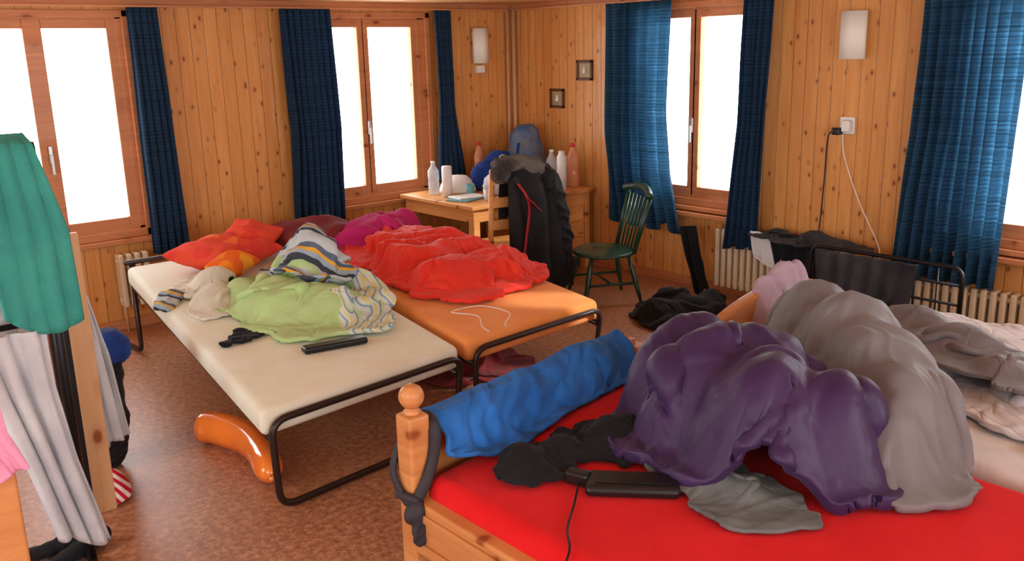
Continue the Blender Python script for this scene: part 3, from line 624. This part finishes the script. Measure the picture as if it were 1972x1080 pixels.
# ---------------------------------------------------------------- wooden red bed
e=empty('wooden_bed')
def post(nm,x,y,zt,e,fin=True):
    boxes(nm,[((x-.045,y-.045,0),(x+.045,y+.045,zt))],'bedw',.012,e)
    if fin: lathe(nm+'_finial',[(.03,-.004),(.034,.008),(.022,.018),(.020,.024)]+[(max(.002,.046*math.sin(a)),.064-.046*math.cos(a)) for a in [k*pi/12 for k in range(2,13)]],(x,y,zt),'bedw',e)
post('foot_post_left',-4.40,-4.46,.76,e); post('foot_post_right',-2.945,-4.22,.62,e,False)
obox('footboard',(-3.665,-4.325,.44),(1.42,.04,.44),.151,'bedw',.01,e)
boxes('side_rails',[((-4.44,-6.95,.24),(-4.37,-4.49,.45)),((-2.95,-6.95,.24),(-2.91,-4.28,.42))],'bedw',.012,e)
boxes('rail_moulding',[((-4.452,-6.95,.27),(-4.44,-4.52,.30)),((-4.452,-6.95,.39),(-4.44,-4.52,.42))],'bedw',.004,e)
boxes('headboard',[((-4.42,-7.02,.0),(-2.92,-6.95,.9))],'bedw',.012,e)
slab('mattress_red_sheet',[(-4.385,-6.93,.52),(-2.95,-6.93,.52),(-2.95,-4.26,.52),(-4.385,-4.48,.52)],.20,'redsheet',.06,e,n=24,sag=.008)
e=empty('dark_belt')
tube('band_1',smoothpts([(-4.345,-4.515,.70),(-4.36,-4.52,.60),(-4.41,-4.525,.50),(-4.455,-4.515,.45),(-4.46,-4.46,.46),(-4.455,-4.40,.55),(-4.40,-4.40,.66),(-4.345,-4.405,.72),(-4.335,-4.46,.73)],8,True),.022,'strap',e,8,closed=True,flat=.55)
tube('band_2',smoothpts([(-4.455,-4.52,.47),(-4.40,-4.53,.42),(-4.35,-4.52,.46),(-4.34,-4.46,.48),(-4.40,-4.40,.45),(-4.46,-4.44,.46)],8,True),.018,'strap',e,8,closed=True,flat=.8)
blob('knot',[(-4.455,-4.54,.42,.045,.03,.05),(-4.44,-4.545,.35,.045,.022,.06),(-4.40,-4.545,.36,.03,.02,.06)],'strap',.008,.008,14,.008,14,parent=e)
def bf(u,v):
    x=-4.30+1.23*u; top=.715-.02*u+.02*noise.noise(Vector((u*5,0,2)))
    k0=max(0,1-u/.15); k1=max(0,1-abs(u-.28)/.25)
    prof=[(-4.38,.38),(-4.385,.58),(-4.405,top-.03),(-4.44,top+.012),(-4.485,top),(-4.525,top-.045),(-4.55,.61+.03*k0),(-4.572-.03*k1,.548+.05*k0),(-4.60-.06*k1,.536+.05*k0)]
    y,z=pl(prof,v); y+=.151*(x+4.36)+.04; w=.014*math.sin(u*26+2.5*noise.noise(Vector((u*4,v*2,1)))*2)*min(1,v*2)
    k=noise.noise(Vector((u*7,v*4,7)))*.02+.012*max(0,1-3*abs(noise.noise(Vector((u*12+v*3,v*3-u*2,3)))))
    return (x+.03*noise.noise(Vector((v*5,u*5,3))),y-abs(w)*.9-k,max(.534,z+abs(w)*.5+max(k,-.005)) if v>.7 else z+abs(w)*.6+max(k,-.005))
sheet('blue_blanket',bf,130,50,'blue',None,.016)
# sleeping bag & duvets
drape('gray_duvet',[(-3.40,-5.68),(-3.05,-5.84),(-2.26,-4.92),(-2.66,-4.58)],[(-2.50,-4.90,.60,.24,.20,.34),(-2.64,-5.14,.60,.26,.24,.34),(-2.84,-5.38,.58,.24,.24,.33),(-3.02,-5.56,.54,.20,.16,.32),(-3.2,-5.62,.52,.16,.12,.22)],'gray',(140,100),1.14,.527,80,10,9,.4,.035,21,amp=.03,wob=.025,rough=.05,br=5,wr=.018,wf=.8,bulge=.12)
e=empty('gray_trousers')
drape('legs',[(-2.35,-5.70),(-2.05,-5.80),(-1.55,-4.95),(-1.85,-4.85)],[(-1.75,-5.0,.60,.12,.18,.09),(-1.95,-5.3,.60,.12,.2,.10),(-2.15,-5.6,.60,.10,.16,.06)],'gray',(60,110),1.2,.61,60,8,5,.3,.02,22,e,rough=.03,wr=.014)
drape('purple_sleeping_bag',[(-3.80,-4.88),(-3.52,-5.68),(-3.06,-5.50),(-3.02,-4.54)],[(-3.32,-4.76,.60,.17,.15,.27),(-3.2,-4.78,.62,.16,.15,.28),(-3.40,-5.02,.58,.24,.22,.33),(-3.24,-5.1,.62,.18,.22,.30),(-3.46,-5.30,.58,.24,.22,.32),(-3.38,-5.48,.56,.19,.16,.31),(-3.56,-5.38,.54,.16,.18,.22)],'purple',(140,120),1.18,.527,80,10,8,.35,.05,20,amp=.05,rough=.06,br=4,wr=.022,bulge=.15,wob=.035,wf=.9)
drape('grey_pullover',[(-3.90,-5.40),(-3.72,-5.62),(-3.50,-5.1),(-3.74,-5.0)],[(-3.70,-5.28,.53,.1,.16,.05,20)],'graylin',(60,80),1.25,.527,50,8,4,.25,.014,23,wob=.05,wf=1.6,wr=.014)
blob('green_sock',[(-3.66,-5.00,.55,.06,.05,.03)],'green',.01,.005,8,.005,9,zmin=.527,seed=24)
e=empty('black_sweater')
drape('body',[(-3.84,-4.92),(-3.62,-4.94),(-3.52,-4.66),(-3.86,-4.60)],[(-3.70,-4.78,.53,.12,.10,.08)],'black',(60,60),1.35,.527,50,8,4,.25,.016,25,e,rough=.04,wob=.05,wf=1.8,wr=.014)
drape('sleeve',[(-4.22,-4.76),(-4.04,-4.86),(-3.78,-4.72),(-4.02,-4.60)],[(-4.12,-4.72,.53,.10,.08,.07),(-3.94,-4.72,.53,.1,.06,.06)],'black',(60,50),1.35,.527,50,8,4,.25,.016,26,e,rough=.04,wob=.05,wf=1.8,wr=.014)
e=empty('long_speaker'); cc=(-3.93,-5.08); a=math.atan2(-5.21+4.98,-3.84+4.05)
obox('body',(cc[0],cc[1],.548),(.32,.14,.042),a,'blackp',.018,e); obox('grille',(cc[0],cc[1],.571),(.25,.08,.004),a,'blackm',.001,e)
e=empty('charger'); obox('plug',(-4.03,-4.92,.552),(.05,.09,.05),.3,'blackp',.012,e)
tube('cord',smoothpts([(-4.06,-4.95,.55),(-4.15,-5.02,.533),(-4.28,-5.12,.533),(-4.37,-5.22,.53),(-4.47,-5.26,.46),(-4.48,-5.28,.3)]),.004,'blackp',e,6)
# ---------------------------------------------------------------- second bed
e=empty('arched_bed')
def arch(nm,y0,y1,x0,x1,zb,zs,za,e):
    n=24; vs=[];fs=[]
    for k in range(n+1):
        t=k/n; x=x0+(x1-x0)*t; z=zs+(za-zs)*math.sin(pi*t)**.6
        for y in (y0,y1): vs+=[(x,y,zb),(x,y,z)]
    for k in range(n):
        a=4*k; b=a+4; fs+=[(a,b,b+1,a+1),(a+2,a+3,b+3,b+2),(a+1,b+1,b+3,a+3),(a,a+2,b+2,b)]
    fs+=[(0,1,3,2),(4*n,4*n+2,4*n+3,4*n+1)]
    o=obj(nm,mesh(nm,vs,fs),'bedw',False,e); m=o.modifiers.new('b','BEVEL'); m.width=.012; m.segments=3; m.limit_method='ANGLE'
arch('footboard',-4.50,-4.44,-2.87,-1.45,.0,.58,.82,e); arch('headboard',-7.0,-6.94,-2.87,-1.20,.0,.7,1.0,e)
boxes('side_rails',[((-2.87,-6.95,.24),(-2.83,-4.5,.42)),((-1.24,-6.95,.24),(-1.20,-4.5,.42))],'bedw',.01,e)
slab('mattress',[(-2.84,-6.93,.50),(-1.23,-6.93,.50),(-1.23,-4.52,.50),(-2.84,-4.52,.50)],.2,'white',.05,e,n=20,sag=.012)
drape('patterned_duvet',[(-2.75,-6.5),(-1.40,-6.5),(-1.36,-4.68),(-2.1,-4.70)],[(-1.7,-5.1,.5,.42,.5,.10),(-1.9,-5.9,.5,.5,.5,.09)],'checks',(120,140),1.12,.507,70,8,5,.25,.026,26,rough=.05,bulge=.08,wr=.016)
drape('lilac_towel',[(-2.40,-4.68),(-2.04,-4.68),(-1.90,-4.34),(-2.36,-4.34)],[(-2.26,-4.48,.66,.14,.07,.20),(-2.12,-4.48,.66,.16,.07,.24),(-2.0,-4.48,.66,.12,.07,.24)],'lilac',(80,80),1.28,.51,70,8,4,.25,.014,27,amp=.05,rough=.04,br=2,wf=1.8,wr=.018)
# ---------------------------------------------------------------- left side clothes
boxes('wooden_board',[((-5.105,-2.90,0),(-5.0,-2.87,1.29))],'board',.004)
e=empty('clothes_rack')
tube('upright_1',[(-5.235,-3.32,0),(-5.235,-3.32,1.70)],.02,'blackm',e); tube('upright_2',[(-6.3,-3.32,0),(-6.3,-3.32,1.70)],.02,'blackm',e)
tube('top_rail',[(-6.3,-3.32,1.70),(-5.22,-3.32,1.70)],.018,'blackm',e); tube('mid_rail',[(-6.3,-3.32,1.05),(-5.22,-3.32,1.05)],.012,'blackm',e)
for i,x in enumerate((-5.235,-6.3)): tube('foot_%d'%i,[(x,-3.55,.018),(x,-3.09,.018)],.016,'blackm',e)
boxes('black_panel',[((-5.19,-2.99,.0),(-5.115,-2.965,.98))],'blackm',.004)
def tw(u,v):
    L=[(-5.46,-3.26,1.2),(-5.45,-3.27,1.72),(-5.44,-3.32,1.745),(-5.44,-3.38,1.72),(-5.45,-3.40,1.4),(-5.42,-3.40,1.10)]
    R=[(-5.23,-3.26,1.2),(-5.24,-3.27,1.72),(-5.25,-3.32,1.745),(-5.24,-3.38,1.71),(-5.17,-3.40,1.4),(-5.16,-3.40,1.06)]
    l=pl(L,v);r_=pl(R,v); w=.016*math.sin(u*13+v*2)*(v>.5)+.01*noise.noise(Vector((u*5,v*5,2)))
    return (l[0]*(1-u)+r_[0]*u, l[1]*(1-u)+r_[1]*u-abs(w), l[2]*(1-u)+r_[2]*u-.06*(v>.6)*(v-.6)*2.5*math.sin(u*3))
sheet('teal_towel',tw,40,60,'teal',None,.012)
hang('white_shirt',[(-5.62,1.32),(-5.58,1.15),(-5.5,1.0)],[(-5.30,1.30),(-5.27,1.1),(-5.27,1.0)],'x',-3.24,'white',3,.02,seed=8,th=.006)
hang('gray_white_robe',[(-5.56,1.04),(-5.50,.8),(-5.42,.5),(-5.36,.2)],[(-5.29,1.04),(-5.285,.8),(-5.25,.5),(-5.17,.10)],'x',-3.40,'gwhite',3,.03,seed=9,th=.008,hem=.015)
hang('white_blouse',[(-5.03,1.02),(-5.02,.6),(-5.0,.27)],[(-4.99,1.02),(-4.93,.72),(-4.885,.32)],'x',-2.83,'gwhite',2,.025,seed=10,th=.008,hem=.01)
hang('pink_cloth',[(-5.80,1.25),(-5.78,1.0),(-5.72,.84)],[(-5.64,1.25),(-5.62,1.0),(-5.58,.88)],'x',-4.26,'pink',2,.015,seed=11,th=.006)
e=empty('bunk_post'); boxes('post',[((-5.72,-4.24,0),(-5.61,-4.16,.90))],'bedw',.01,e); boxes('rail',[((-7.2,-4.23,1.20),(-5.62,-4.17,1.26)),((-5.72,-4.22,.9),(-5.66,-4.18,1.26))],'bedw',.008,e)
e=empty('duffel_bag')
blob('base',[(-4.88,-2.42,.30,.12,.14,.32),(-4.86,-2.42,.5,.11,.12,.14)],'black',.018,.015,6,.012,8,zmin=.004,parent=e,seed=28)
blob('blue_top',[(-4.83,-2.42,.62,.12,.12,.10)],'navy',.016,.015,6,.012,8,parent=e,seed=29)
drape('red_striped_cloth',[(-5.02,-2.84),(-4.93,-2.82),(-4.92,-2.66),(-5.0,-2.66)],[(-4.97,-2.74,.02,.05,.08,.15)],'rstripe',(30,30),1.3,.002,40,8,3,.25,.012,30,wob=.02)
def shoe(nm,x,y,rz):
    a=math.radians(rz); E=[]
    for d,rr,h in ((-.09,.04,.05),(-.04,.042,.045),(.02,.044,.035),(.07,.046,.03),(.11,.038,.028)): E.append((x+d*math.cos(a),y+d*math.sin(a),h,rr,rr,h))
    blob(nm,E,'black',.01,.004,8,.004,9,zmin=.003,seed=31)
shoe('dark_shoe',-5.24,-3.22,200); shoe('dark_shoe.001',-5.33,-3.14,170)
# ---------------------------------------------------------------- light
w=bpy.data.worlds.new('w'); S.world=w; w.use_nodes=True; nt=w.node_tree; bg=nt.nodes['Background']; bg.inputs[0].default_value=(.92,.97,1,1); bg.inputs[1].default_value=8.3
sd=bpy.data.lights.new('sun','SUN'); sd.energy=4.5; sd.angle=.03; sd.color=(1,.97,.92)
so=bpy.data.objects.new('sun',sd); COL.objects.link(so); so.rotation_euler=Vector((-1,.92,-.62)).to_track_quat('-Z','Y').to_euler(); so.location=(4,-6,4)
def portal(nm,loc,size,d):
    l=bpy.data.lights.new(nm,'AREA'); l.shape='RECTANGLE'; l.size,l.size_y=size; l.cycles.is_portal=True
    o=bpy.data.objects.new(nm,l); COL.objects.link(o); o.location=loc; o.rotation_euler=Vector(d).to_track_quat('-Z','Z').to_euler()
for i,(a,b) in enumerate(((-4.97,-3.7),(-2.35,-1.03))): portal('portal_a%d'%i,((a+b)/2,.15,1.53),(b-a,1.4),(0,-1,0))
for i,(a,b) in enumerate(((-2.83,-1.56),(-5.71,-4.31))): portal('portal_b%d'%i,(.15,(a+b)/2,1.53),(b-a,1.4),(-1,0,0))
for i,(a,b) in enumerate(((-6.6,-4.6),(-3.4,-1.4))): portal('portal_c%d'%i,((a+b)/2,YB-.15,1.53),(b-a,1.4),(0,1,0))
for i,(a,b) in enumerate(((-6.8,-5.0),(-3.6,-2.0))): portal('portal_d%d'%i,(XL-.15,(a+b)/2,1.53),(b-a,1.4),(1,0,0))
S.view_settings.view_transform='Standard'
